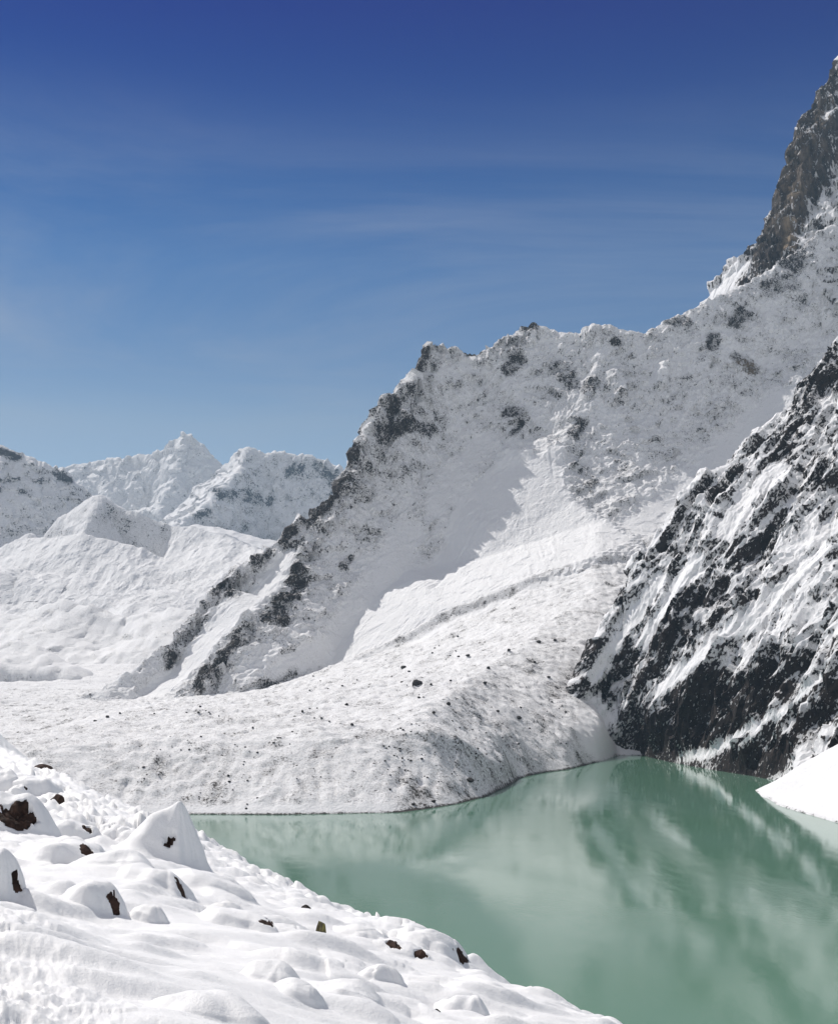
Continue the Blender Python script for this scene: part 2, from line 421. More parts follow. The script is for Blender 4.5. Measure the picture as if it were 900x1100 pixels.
# ================================================================== SUMMIT TOWER
def tower():
    X, Y = grid(430 * K, 1150 * K, 2050 * K, 2950 * K, 3.8, 2.7)
    sky = FL((752, 340, 2290), (757, 326, 2290), (766, 303, 2300), (784, 288, 2310), (800, 276, 2312), (812, 262, 2300), (820, 245, 2300), (830, 226, 2305), (837, 200, 2310),
            (840, 182, 2315), (850, 148, 2325), (862, 125, 2340), (872, 108, 2350), (884, 87, 2360), (892, 72, 2368), (902, 56, 2375), (930, 25, 2395), (960, 20, 2415), (1000, 60, 2430), (1100, 140, 2450))
    lines = [sky, back(sky, 40, 60, 10), back(sky, 380, 600, 60)]
    lines.append(FL((790, 318, 2215), (806, 275, 2235), (815, 264, 2262)))      # snow slope meets cliff
    lines.append(FL((790, 320, 2200), (815, 305, 2185), (835, 290, 2190), (850, 262, 2215), (870, 235, 2245), (882, 205, 2275), (900, 185, 2300), (940, 140, 2340), (1010, 120, 2385)))
    lines.append(FL((832, 268, 2222), (846, 220, 2258), (860, 170, 2290), (885, 120, 2325)))
    lines.append(FL((780, 345, 2150), (850, 300, 2120), (900, 255, 2180), (1000, 190, 2250), (1100, 170, 2300)))
    lines.append([far_at(740, 370, 2200), far_at(745, 400, 2100), far_at(900, 330, 2070), far_at(1100, 260, 2200)])
    Z = tin(lines, X, Y); Z = blur(Z, 3)
    nx, ny, nz = normals(X, Y, Z)
    snowy = strokes(X, Y, Z, [([(770, 312), (795, 290)], 16, 1.0)])
    big = fbm3(X / 60, Y / 60, Z / 130, 3, 53, ridged=True)
    med = fbm3(X / 22, Y / 22, Z / 40, 4, 57, gain=0.6, ridged=True)
    fin = fbm3(X / 9, Y / 9, Z / 9, 3, 61, gain=0.65)
    f1 = facet3(X / 34, Y / 28, Z / 95, 13); f2 = facet3(X / 13, Y / 12, Z / 40, 17)
    D = (1 - .85 * snowy) * (4 * big + 4 * (med - 0.2) + 1.5 * fin + 15 * f1 + 7 * f2)
    X2, Y2, Z2 = X + nx * D, Y + ny * D, Z + nz * D
    n2 = normals(X2, Y2, Z2)
    rock = 0.14 + 0.34 * sstep(0.45, 0.95, 1 - n2[2]) + 0.12 * fin
    cliff = strokes(X, Y, Z, [([(800, 300), (815, 285)], 16, .6), ([(822, 272), (838, 230), (850, 190), (862, 160)], 20, .62), ([(862, 160), (880, 150), (898, 150)], 30, .6), ([(868, 125), (885, 95), (898, 75)], 16, .5),
                              ([(870, 200), (885, 190)], 20, .55), ([(880, 110), (895, 100)], 18, .32), ([(850, 235), (858, 225)], 16, .6), ([(885, 245), (875, 255)], 8, .35), ([(815, 285), (800, 312)], 15, .6), ([(840, 240), (835, 280)], 18, .6)])
    rock = np.minimum(rock * (1 - snowy) + cliff * 0.8 - 0.16 * (1 - sstep(-0.35, 0.1, med)), 0.74)
    tint = strokes(X, Y, Z, [([(850, 232), (849, 250), (843, 268)], 8, 0.85), ([(852, 208), (856, 195)], 10, .6), ([(835, 225), (832, 240)], 5, .3), ([(845, 240), (858, 180), (872, 150)], 20, .18), ([(880, 130), (890, 110)], 9, .3)])
    mat = snow_rock('tower_rock', 4.6, bump=1.2, axes=((1, 0, 0), (0, 0.6, 0), (0, 0, 0.28)), rock_a=(0.008, 0.007, 0.008, 1), rock_b=(0.11, 0.088, 0.072, 1), dust=0.4)
    ob = grid_mesh('summit_mountain', X2, Y2, Z2, mat, {'rock': rock, 'tint': tint}, smooth=False)
    setting(ob, 'steep dark rock summit tower rising out of frame')

# ================================================================== RIGHT CLIFF
def right_cliff():
    X, Y = grid(130, 800, 860, 1900, 2.0, 2.2)
    sil = L((612, 772, 1350), (616, 735, 1372), (640, 690, 1400), (650, 652, 1420), (680, 610, 1445), (700, 581, 1462), (730, 546, 1485), (770, 505, 1512), (810, 470, 1540),
            (845, 430, 1565), (870, 396, 1590), (897, 370, 1615), (960, 300, 1660), (1030, 220, 1700))
    lines = [sil, back(sil, 40, 70, -8), back(sil, 200, 300, -20)]
    base = [at(600, 795, 1350), at(640, 803, 1356)] + [(x, y, -6) for x, y, z in (shore(688, 811), shore(708, 816), shore(730, 821), shore(760, 827), shore(790, 831), shore(828, 838), shore(850, 850), shore(900, 875))] + [(420, 850, -12)]
    lines.append([(x - 5, y - 5, -24) for x, y, z in base[3:]])
    lines.append([(131, 1340, -30), (175, 1270, -40), (205, 1190, -40), (235, 1080, -40), (240, 940, -40)])
    lines.append(base)
    # lower wall (near vertical) between the lake and the snow ramp above it
    lines.append(L((622, 768, 1358), (665, 772, 1362), (690, 765, 1345), (710, 745, 1300), (740, 735, 1245), (800, 722, 1172), (850, 700, 1140), (900, 660, 1110)))
    lines.append(L((665, 730, 1375), (720, 690, 1330), (800, 640, 1270), (900, 560, 1280)))
    lines.append(L((716, 812, 1262), (740, 812, 1215), (765, 806, 1180), (800, 788, 1132), (845, 758, 1085), (895, 722, 1045)))
    lines.append(L((770, 820, 1160), (800, 815, 1118), (835, 815, 1070), (870, 788, 1038), (920, 750, 1000)))
    lines.append([(780, 880, 60), (790, 1200, 480), (790, 1500, 700)])
    Z = tin(lines, X, Y); Z = blur(Z, 4)
    nx, ny, nz = normals(X, Y, Z)
    # rock beds dip along the crest: c runs across them, t along them
    wx = 14 * fbm3(X / 90, Y / 90, Z / 90, 2, 71)
    c = 0.66 * X - 0.62 * Y - 0.25 * Z + wx
    t = 0.5 * X + 0.38 * Y + 0.75 * Z
    def saw(u, k):
        f = u - np.floor(u)
        return np.where(f < k, f / k, (1 - f) / (1 - k))
    q = np.clip((t - 250) / 500, -2, 2)
    band = 9.0 * (saw(c / 58 + 0.5 * pn2(t / 190, c / 300, 5), 0.7) - 0.5) + 5.0 * (saw(c / 23 + 0.6 * pn2(t / 110, c / 90, 6), 0.7) - 0.5)
    big = fbm3(X / 70, Y / 70, Z / 70, 3, 73, ridged=True)
    med = fbm3(c / 12, t / 40, (0.5 * Z - 0.45 * X - 0.23 * Y) / 20, 4, 77, gain=0.62, ridged=True)
    fin = fbm3(X / 7, Y / 7, Z / 7, 3, 81, gain=0.65)
    w_ = -0.45 * X - 0.23 * Y + 0.5 * Z
    f1 = facet3(c / 22, t / 120, w_ / 34, 23, 1.0, 0.55); f2 = facet3(c / 8, t / 42, w_ / 14, 27, 1.0, 0.55)
    f3 = facet3(c / 4.2, t / 13, w_ / 6, 29, 1.0, 0.5)
    white = strokes(X, Y, Z, [([(705, 745), (725, 722), (760, 695), (800, 668), (850, 620), (890, 590)], 11, 1.0), ([(690, 690), (720, 640), (750, 600)], 10, .9), ([(640, 725), (680, 660), (710, 620)], 9, .85),
        ([(730, 812), (760, 808), (790, 790), (840, 762), (880, 728)], 6, 1.0), ([(855, 600), (895, 560)], 14, .5), ([(840, 500), (800, 535), (775, 570)], 10, .9), ([(700, 770), (715, 760)], 5, .9),
        ([(640, 755), (650, 770), (640, 790)], 12, .9)])
    D = 1.25 * band + 4 * big + 2.0 * (med - 0.2) + 0.8 * fin + 9.0 * f1 + 4.2 * f2 + 1.6 * f3
    D = D * (1 - 0.62 * white) + 0.7 * white * fin
    lowfoot = sstep(-2, 30, Z)
    D = D * (0.06 + 0.94 * lowfoot)
    X2, Y2, Z2 = X + nx * D, Y + ny * D, Z + nz * D
    n2 = normals(X2, Y2, Z2)
    steep = 1 - n2[2]
    rock = 0.06 + 0.62 * sstep(0.30, 0.80, steep) + 0.08 * fin - 0.10 * sstep(0, 1, np.clip(big, 0, 1))
    dark = strokes(X, Y, Z, [
        ([(895, 385), (878, 400), (862, 430), (850, 460), (843, 490)], 15, .5), ([(880, 490), (860, 500), (845, 505)], 8, .4), ([(898, 495), (885, 510)], 10, .5),
        ([(830, 560), (800, 600), (770, 630)], 8, .35), ([(800, 640), (770, 650), (735, 665), (715, 680)], 17, .46), ([(745, 635), (720, 665)], 15, .45),
        ([(655, 690), (635, 705), (622, 728)], 6, .55), ([(622, 768), (635, 762)], 6, .8), ([(660, 742), (655, 748)], 7, .6), ([(688, 730), (700, 725)], 9, .5),
        ([(725, 745), (780, 730), (840, 715), (895, 700)], 17, .42), ([(720, 770), (760, 765), (800, 760)], 24, .7), ([(695, 795), (735, 800), (770, 795)], 15, .75),
        ([(800, 745), (840, 740)], 17, .5), ([(775, 818), (810, 822), (830, 815), (865, 790), (895, 770)], 16, .62), ([(870, 745), (895, 735)], 12, .5), ([(700, 600), (720, 590)], 9, .35),
        ([(655, 650), (668, 635)], 6, .35), ([(770, 520), (790, 500)], 10, .35)])
    rock = np.minimum(rock + dark * 0.70, 0.80) * (1 - 0.85 * white)
    mat = snow_rock('cliff_rock', 2.2, spread=1.15, rock_a=(0.006, 0.005, 0.005, 1), rock_b=(0.045, 0.034, 0.030, 1), dust=0.5, bump=1.0, axes=((0.66, -0.62, -0.25), (0.24, 0.18, 0.36), (-0.45, -0.23, 0.5)))
    ob = grid_mesh('cliff_mountain', X2, Y2, Z2, mat, {'rock': rock, 'tint': np.zeros(X.shape)}, smooth=False)
    setting(ob, 'black cliff with slanting snow ledges above the right lakeshore')

# ================================================================== MORAINE
def moraine():
    X, Y = grid(-760, 520, 700, 2150, 2.0, 2.2)
    toe = [shore(x, y, -1.0) for x, y in ((-60, 905), (20, 893), (100, 884), (150, 879), (200, 877), (300, 877.5), (430, 875), (460, 871), (490, 866), (520, 858), (535, 850), (556, 838), (580, 832), (610, 828), (640, 820), (664, 812), (690, 811))]
    lines = [toe, [(x + 24 * math.sin(a), y - 26 * math.cos(a), -17) for (x, y, z), a in zip(toe, [0.0] * 6 + [0.1, 0.3, 0.5, 0.8, 0.9, 0.9, 1.0, 1.15, 1.0, 0.2])]]
    crest = L((-60, 830, 860), (40, 808, 890), (110, 800, 915), (200, 798, 925), (300, 794, 925), (400, 792, 930), (450, 788, 945), (490, 793, 960), (520, 812, 985), (545, 828, 1035))
    lines.append(crest)
    lines.append(L((-60, 800, 1000), (60, 785, 1050), (120, 772, 1150), (215, 764, 1250), (300, 758, 1230), (400, 765, 1100), (440, 770, 1040)))
    lines.append(L((-160, 766, 1600), (-60, 762, 1650), (60, 757, 1750), (110, 757, 1790), (215, 755, 1775), (262, 746, 1820), (310, 734, 1860), (350, 721, 1900), (420, 689, 1902), (480, 655, 1902), (560, 624, 1912), (640, 597, 1937), (690, 577, 2025)))
    lines.append(L((440, 692, 1890), (485, 668, 1890), (560, 637, 1898), (640, 608, 1922), (690, 588, 2005)))
    # the low ridge that runs from the crest back to the upper right
    spur = L((450, 786, 952), (455, 770, 1022), (472, 755, 1102), (497, 738, 1215), (532, 714, 1420), (582, 680, 1605), (640, 638, 1780))
    lines.append(spur)
    lines.append(L((520, 815, 1000), (535, 790, 1120), (560, 765, 1235), (583, 735, 1382), (615, 692, 1550), (650, 655, 1712)))
    lines.append(L((640, 735, 1435), (665, 690, 1600), (700, 640, 1830), (720, 605, 1960)))
    lines.append(L((580, 805, 1172), (613, 782, 1258), (618, 748, 1362)))
    lines.append(L((640, 806, 1258), (648, 778, 1322), (638, 758, 1372)))
    lines.append(L((668, 803, 1345), (690, 798, 1356)))
    lines.append([(-755, 705, -40), (515, 705, -40), (515, 1200, -30), (340, 1420, -10), (515, 2140, 330), (-100, 2140, 80), (-400, 2140, 52), (-755, 2140, 48)])
    Z = tin(lines, X, Y); Z = blur(Z, 7)
    px, py = project(X, Y, Z)
    _, tY, _ = zip(*toe)
    Zs = Z
    front = strokes(X, Y, Z, [([(60, 850), (150, 845), (300, 840), (430, 838), (490, 835)], 36, 1.0)])
    land = sstep(-1, 10, Z)
    n = normals(X, Y, Z)
    # gullies on the front: they run downhill, towards the lake
    wob = 9 * pn2(X / 60, Y / 60, 91)
    gul = fbm2((X + wob) / 11, Y / 85, 3, 93, ridged=True)
    side = strokes(X, Y, Z, [([(470, 770), (500, 750), (540, 725)], 14, 1.0)])
    gul2 = fbm2((X * .6 + Y * .8 + wob) / 11, (X * .8 - Y * .6) / 60, 3, 97, ridged=True)
    hum = fbm2(X / 75, Y / 75, 4, 101, gain=0.55)
    rip = fbm2(X / 40 + 0.2 * hum, Y / 16, 3, 107, ridged=True)
    lump = fbm2(X / 13, Y / 13, 4, 103, gain=0.62)
    stone = fbm2(X / 5, Y / 5, 2, 109)
    D = land * (front * 2.2 * (gul - 0.3) + side * 1.6 * gul2 + (1 - front) * (4.0 * hum + 2.6 * rip) + 2.1 * lump + 0.8 * stone)
    rub = lumps2(X / 11, Y / 11, 3) * 4.2 + lumps2(X / 5, Y / 5, 5) * 1.9
    Z2 = Z + D + land * (0.35 + 0.65 * sstep(-0.1, 0.4, fbm2(X / 60, Y / 60, 2, 121))) * rub
    Z2 = np.where(Z2 > -60, Z2, -60)
    n2 = normals(X, Y, Z2)
    rock = 0.16 + 0.14 * sstep(0.12, 0.5, 1 - n2[2]) + 0.36 * np.clip(fbm2(X / 22, Y / 30, 3, 119), 0, 1) + 0.13 * sstep(0.25, 0.8, stone) + 0.10 * fbm2(X / 50, Y / 50, 3, 111)
    clean = strokes(X, Y, Z, [([(640, 790), (660, 760), (650, 805)], 22, 1.0), ([(670, 808), (690, 806)], 10, 1.0), ([(150, 868), (420, 868)], 6, .6), ([(440, 690), (640, 603)], 5, .5), ([(100, 775), (200, 740)], 12, .6)])
    rock = rock * (1 - clean) - 0.1 * clean
    rock = rock + strokes(X, Y, Z, [([(600, 740), (625, 715)], 16, .10), ([(500, 750), (600, 690)], 20, .07), ([(120, 768), (160, 762)], 14, .12), ([(70, 775), (40, 782)], 8, .15), ([(480, 845), (440, 860)], 16, .12), ([(250, 770), (200, 775)], 12, .08)])
    rock = rock + 0.5 * (1 - sstep(0.2, 1.6, Z2))
    mat = snow_rock('moraine_snow', 1.8, bump=1.0, rock_a=(0.02, 0.019, 0.019, 1), rock_b=(0.14, 0.125, 0.115, 1), dust=0.85, spread=0.9)
    ob = grid_mesh('moraine_hill', X, Y, Z2, mat, {'rock': rock, 'tint': np.zeros(X.shape)}, ok=Z > -30)
    setting(ob, 'snow covered stony moraine between the lake and the mountain')
    return X, Y, Z2

# ================================================================== FAR RANGES
def far_range(name, label, lines, box, step, amps, rockp, seed, fine, dark=(), nblur=1, crisp=True, lowcalm=None):
    X, Y = grid(*box, *step)
    Z = tin(lines, X, Y); Z = blur(Z, nblur)
    nx, ny, nz = normals(X, Y, Z)
    s0, a0, s1, a1 = amps
    wq = 0.35 * fbm3(X / s0, Y / s0, Z / s0, 3, seed + 5)
    D = a0 * 0.75 * fbm3(X / s0 + wq, 0.35 * Y / s0 + wq, Z / s0 * 0.5, 5, seed, gain=0.55, ridged=True) + a1 * (0.8 * fbm3(X / s1 + 2 * wq, 0.3 * Y / s1, Z / s1 * 0.35, 3, seed + 9, gain=0.6, ridged=True) + 0.35 * fbm3(X / s1, Y / s1, Z / s1, 3, seed + 15, gain=0.65))
    calm = 1 if lowcalm is None else sstep(lowcalm[0], lowcalm[1], Z)
    D = D * (0.42 if crisp else 0.6) + a1 * (0.16 if lowcalm else 0.8) * facet3(X / s1, 0.6 * Y / s1, Z / s1, seed, 1.0, 0.4) + a0 * (0.04 if lowcalm else 0.3) * facet3(X / s0 * 1.6, Y / s0, Z / s0 * 1.2, seed + 2, 1.0, 0.3)
    D = D * (0.4 + 0.6 * calm) + (1 - calm * 0.5) * (20 * fbm2(X / 230, Y / 300, 3, seed + 31) + 30 * fbm2(X / 330 + 0.35 * Y / 330, Y / 520, 3, seed + 41, gain=0.45, ridged=True) + 12 * fbm2(X / 100, Y / 190, 4, seed + 37, gain=0.6, ridged=True) + 5 * fbm2(X / 45, Y / 60, 5, seed + 33, gain=0.6))
    X2, Y2, Z2 = X + nx * D, Y + ny * D, Z + nz * D
    n2 = normals(X2, Y2, Z2)
    rock = rockp[0] + 0.05 * (1 - calm) + rockp[1] * sstep(0.3, 0.75, 1 - n2[2]) + 0.14 * fbm3(X / s0, Y / s0, Z / s0, 3, seed + 20)
    if dark: rock = rock + 0.5 * strokes(X, Y, Z, list(dark))
    mat = snow_rock(name + '_face', fine, rock_a=(0.03, 0.032, 0.04, 1), rock_b=(0.12, 0.12, 0.125, 1), dust=0.5, bump=1.0)
    ob = grid_mesh(name, X2, Y2, Z2, mat, {'rock': rock, 'tint': np.zeros(X.shape)}, smooth=not crisp)
    return setting(ob, label)

def far_ranges():
    # the hazy pyramid
    sky = L((20, 515, 9000), (60, 506, 9000), (78, 500, 9000), (110, 496, 9050), (150, 491, 9050), (168, 487, 9000), (184, 475, 8980), (201, 465, 8950), (214, 477, 8950), (236, 497, 9000), (262, 522, 9050), (310, 545, 9100))
    far_range('distant_mountain', 'pale hazy pyramid peak farthest away at the valley head',
              [sky, back(sky, 900, 900), L((201, 467, 8940), (190, 500, 8790), (172, 550, 8520), (155, 600, 8250)), L((110, 498, 9030), (100, 560, 8620)), L((236, 500, 8980), (240, 560, 8720), (236, 600, 8500)), L((150, 495, 9030), (160, 550, 8800)), L((184, 478, 8970), (178, 520, 8760)), L((0, 620, 8200), (400, 620, 8350))],
              (-3100, -900, 8150, 9900), (11, 10), (300, 60, 75, 26), (0.02, 0.22), 201, 12)
    # sunlit-edged peak
    sky = L((176, 565, 7300), (190, 552, 7300), (215, 527, 7320), (240, 506, 7350), (248, 497, 7360), (256, 489, 7360), (266, 480, 7350), (276, 483, 7360), (286, 489, 7380), (300, 488, 7400), (326, 490, 7420), (345, 495, 7420), (368, 506, 7430), (395, 530, 7450), (440, 560, 7500))
    far_range('bright_edged_mountain', 'far snowy peak with a sunlit left edge and shaded right face',
              [sky, back(sky, 700, 800, 60), L((268, 483, 7320), (258, 505, 7160), (236, 530, 6980), (204, 558, 6780), (190, 566, 6700)), L((330, 492, 7400), (324, 530, 7310), (314, 580, 7190)), L((300, 490, 7390), (292, 535, 7280), (280, 600, 7110)), L((360, 505, 7410), (372, 560, 7300), (368, 600, 7210)), L((315, 492, 7395), (308, 540, 7300)), L((100, 610, 6500), (280, 612, 7000), (440, 610, 7120))],
              (-1750, 100, 6450, 8000), (9, 8), (230, 45, 55, 20), (0.06, 0.28), 221, 9,
              dark=[([(240, 530), (265, 532), (275, 535)], 9, .5), ([(205, 552), (225, 552)], 5, .5), ([(315, 505), (322, 500)], 9, .5), ([(290, 540), (295, 535)], 5, .5), ([(345, 500), (365, 515)], 9, .4)])
    # shaded mountain on the far left
    sky = L((-140, 440, 4850), (-60, 470, 4980), (0, 481, 5090), (12, 488, 5110), (22, 491, 5125), (45, 499, 5165), (70, 506, 5210), (82, 516, 5230), (95, 527, 5250), (112, 545, 5280), (140, 575, 5330))
    far_range('shaded_mountain', 'shaded blue grey mountain face with dark crest at far left',
              [sky, back(sky, 600, 700), L((-60, 480, 4960), (-40, 560, 4800), (-30, 620, 4640)), L((30, 495, 5135), (45, 540, 5050), (50, 600, 4930)), L((75, 515, 5205), (85, 545, 5150)), L((-150, 640, 4400), (160, 640, 4980))],
              (-2400, -1000, 4350, 5950), (7, 5.5), (190, 30, 45, 15), (0.10, 0.25), 241, 7,
              dark=[([(0, 487), (20, 493)], 6, .8), ([(30, 530), (32, 533)], 7, .5), ([(65, 508), (78, 518)], 5, .6), ([(0, 520), (50, 515)], 8, .25)])
    # nearer sunlit mountain with rough lower slopes
    sky = L((-120, 640, 4000), (-60, 612, 4050), (-10, 600, 4100), (14, 590, 4150), (32, 577, 4180), (46, 585, 4190), (64, 560, 4210), (75, 554, 4220), (90, 545, 4230), (108, 536, 4240), (120, 541, 4240), (135, 552, 4240), (160, 556, 4240), (185, 566, 4240), (205, 566, 4230), (230, 574, 4200), (262, 588, 4150), (290, 596, 4080), (330, 620, 4000))
    lines = [sky, back(sky, 500, 500),
             L((108, 540, 4220), (90, 575, 4080), (78, 620, 3900), (60, 660, 3700)), L((125, 575, 4212), (145, 603, 4172), (172, 607, 4160)), L((190, 575, 4200), (178, 600, 4080), (160, 640, 3850)),
             L((32, 582, 4160), (25, 620, 3950), (10, 660, 3700)), L((225, 580, 4180), (235, 605, 4030), (225, 640, 3800)),
             L((-120, 668, 3600), (0, 668, 3600), (60, 672, 3560), (120, 660, 3600), (160, 655, 3650), (230, 660, 3600), (300, 680, 3500)),
             L((0, 625, 3800), (60, 640, 3780), (100, 650, 3720)),
             L((-120, 722, 2900), (0, 718, 2900), (60, 712, 2900), (130, 712, 2900), (220, 716, 2900), (330, 726, 2900)), L((-130, 733, 2560), (-60, 730, 2640), (0, 735, 2540), (70, 728, 2660), (140, 734, 2560), (230, 730, 2640), (330, 736, 2560)), [(-1740, 2420, 30), (-900, 2420, 30), (-255, 2420, 30)],
             L((0, 690, 3300), (80, 695, 3200), (150, 680, 3350), (210, 690, 3200))]
    far_range('snowy_mountain', 'nearer rugged snow mountain with sunlit left ribs',
              lines, (-1750, -250, 2430, 4750), (5, 5), (160, 34, 40, 9), (0.12, 0.25), 261, 5, lowcalm=(270, 480))
    # foothills on the valley floor
    sky = L((-40, 676, 2940), (20, 664, 2940), (52, 652, 2930), (72, 647, 2920), (100, 657, 2890), (133, 670, 2870), (165, 664, 2860), (191, 656, 2850), (235, 662, 2820), (290, 690, 2770))
    far_range('valley_hill', 'rounded snow foothill with a grey shaded front in the valley',
              [sky, back(sky, 260, 60), L((72, 650, 2905), (66, 680, 2810), (60, 712, 2690)), L((191, 660, 2835), (180, 690, 2730), (170, 714, 2630)), L((133, 672, 2860), (125, 695, 2780)), L((-60, 722, 2720), (100, 720, 2640), (300, 724, 2520)), [(-1240, 2500, 20), (-700, 2500, 20), (-310, 2500, 20)]],
              (-1250, -300, 2480, 3300), (5, 5), (150, 12, 36, 6), (0.10, 0.30), 291, 4.5, crisp=False)
    sky = L((-140, 686, 2510), (-60, 690, 2500), (0, 697, 2490), (28, 700, 2480), (48, 706, 2465), (66, 716, 2440), (90, 728, 2410))
    far_range('low_hill', 'low snow hummock on the valley floor',
              [sky, back(sky, 200, 45), L((-140, 728, 2350), (0, 728, 2350), (60, 730, 2360)), [(-1170, 2338, 10), (-800, 2338, 10), (-610, 2338, 10)]],
              (-1180, -600, 2335, 2750), (5, 5), (110, 8, 30, 5), (0.06, 0.28), 295, 4, crisp=False)
    # smooth shoulder of sunlit snow behind it
    sky = L((195, 575, 4700), (212, 566, 4700), (235, 567, 4700), (262, 575, 4700), (292, 583, 4700), (330, 600, 4700))
    far_range('snow_shoulder_hill', 'bright smooth snow shoulder below the far peak',
              [sky, back(sky, 350, 250), L((180, 590, 4350), (240, 592, 4380), (275, 600, 4380), (340, 620, 4300))],
              (-960, -380, 4250, 5050), (6, 6), (200, 5, 60, 3), (-0.3, 0.0), 281, 9, crisp=False)

def valley():
    X, Y = grid(-2600, -120, 1340, 4200, 7, 7)
    Z = 38 + 48 * sstep(1900, 2900, Y) - 60 * sstep(-500, -340, X) - 22 * (1 - sstep(2000, 2180, Y)) + 6 * fbm2(X / 240, Y / 160, 4, 301) + 7 * fbm2(X / 90, Y / 60, 4, 305, ridged=True) + 3.0 * fbm2(X / 25, Y / 25, 3, 309)
    Z = Z + 16 * sstep(2350, 2600, Y) * (0.6 + 0.4 * pn2(X / 200, Y / 900, 4)) * (1 - sstep(2700, 3000, Y))
    n2 = normals(X, Y, Z)
    rock = 0.14 + 0.4 * sstep(0.02, 0.16, 1 - n2[2]) * 0.5
    mat = snow_rock('valley_snow', 4, dust=0.75, bump=1.0)
    ob = grid_mesh('valley_terrain', X, Y, Z, mat, {'rock': rock, 'tint': np.zeros(X.shape)})
    setting(ob, 'flat snow filled valley beyond the moraine')
    # ground far out to the horizon, below everything else
    X, Y = grid(-14000, 14001, -3000, 16001, 500, 500)
    Z = np.full(X.shape, -62.0)
    Z = Z + 90 * sstep(3000, 4500, Y)
    m2 = snow_rock('outer_snow', 30, dust=0.2)
    ob = grid_mesh('ground_terrain', X, Y, Z, m2, {'rock': np.full(X.shape, -0.3), 'tint': np.zeros(X.shape)})
    setting(ob, 'snow covered land reaching to the horizon')

# ================================================================== LAKE
def lake():
    me = bpy.data.meshes.new('lake'); s = 1500
    me.from_pydata([(-900, -200, 0), (1200, -200, 0), (1200, 1420, 0), (-900, 1420, 0)], [], [(0, 1, 2, 3)])
    m, nt = new_mat('milky_green_water'); N = NT(nt)
    pos = N.n('ShaderNodeNewGeometry').outputs['Position']
    mp = N.n('ShaderNodeMapping', inp={0: pos, 3: (1.0, 0.45, 1.0)}).outputs[0]
    big = N.noise(pos, 0.006, 3, 0.5)
    col = N.mix(N.mapr(big, 0.35, 0.65), (0.106, 0.218, 0.152, 1), (0.118, 0.230, 0.172, 1))
    rip = N.math('ADD', N.noise(mp, 0.9, 5, 0.6), N.math('MULTIPLY', N.noise(mp, 0.12, 3, 0.5), 2.0))
    wind = N.mapr(N.noise(N.n('ShaderNodeMapping', inp={0: pos, 2: (0, 0, 0.5), 3: (1.0, 0.35, 1.0)}).outputs[0], 0.011, 4, 0.6, 0.5), 0.42, 0.66)
    b = N.n('ShaderNodeBump', inp={'Strength': N.mapr(wind, 0, 1, 0.035, 0.13), 'Distance': 0.45, 'Height': rip}).outputs[0]
    p = N.n('ShaderNodeBsdfPrincipled', inp={'Base Color': col, 'Roughness': N.mapr(wind, 0, 1, 0.02, 0.09), 'IOR': 1.333, 'Normal': b})
    o = N.n('ShaderNodeOutputMaterial'); nt.links.new(p.outputs[0], o.inputs[0])
    me.materials.append(m)
    ob = bpy.data.objects.new('lake', me); COL.objects.link(ob)
    setting(ob, 'milky turquoise green glacial lake')

# ================================================================== NEAR RIGHT SNOW
def right_snowbank():
    X, Y = grid(150, 620, 560, 1080, 2.0, 2.0)
    edge = L((812, 852, 990), (830, 838, 985), (860, 820, 965), (900, 797, 930), (960, 760, 880), (1060, 700, 800))
    tip = [shore(x, y, -1.5) for x, y in ((806, 850), (812, 858), (825, 866), (850, 874), (875, 881), (905, 890), (960, 905), (1050, 930))]
    lines = [edge, back(edge, 60, 40, 20), tip, [(x - 12, y - 60, -22) for x, y, z in tip], back(edge, 150, 130, 60), L((860, 850, 900), (905, 840, 850), (980, 820, 800)), [(620, 560, 60), (620, 1075, 30)]]
    Z = tin(lines, X, Y); Z = blur(Z, 6)
    Z = Z + sstep(0, 12, Z) * (2.6 * fbm2(X / 60, Y / 60, 3, 401) + 0.7 * fbm2(X / 14, Y / 14, 4, 405) + 0.5 * lumps2(X / 7, Y / 7, 9))
    mat = snow_rock('smooth_snow', 2.2, dust=0.35, bump=0.9)
    ob = grid_mesh('snow_slope_terrain', X, Y, Z, mat, {'rock': np.full(X.shape, 0.02) + 0.08 * fbm2(X / 30, Y / 30, 3, 411) + 0.35 * (1 - sstep(0.3, 2.0, Z)), 'tint': np.zeros(X.shape)}, ok=Z > -30)
    setting(ob, 'smooth bright snow slope entering the lake at right')

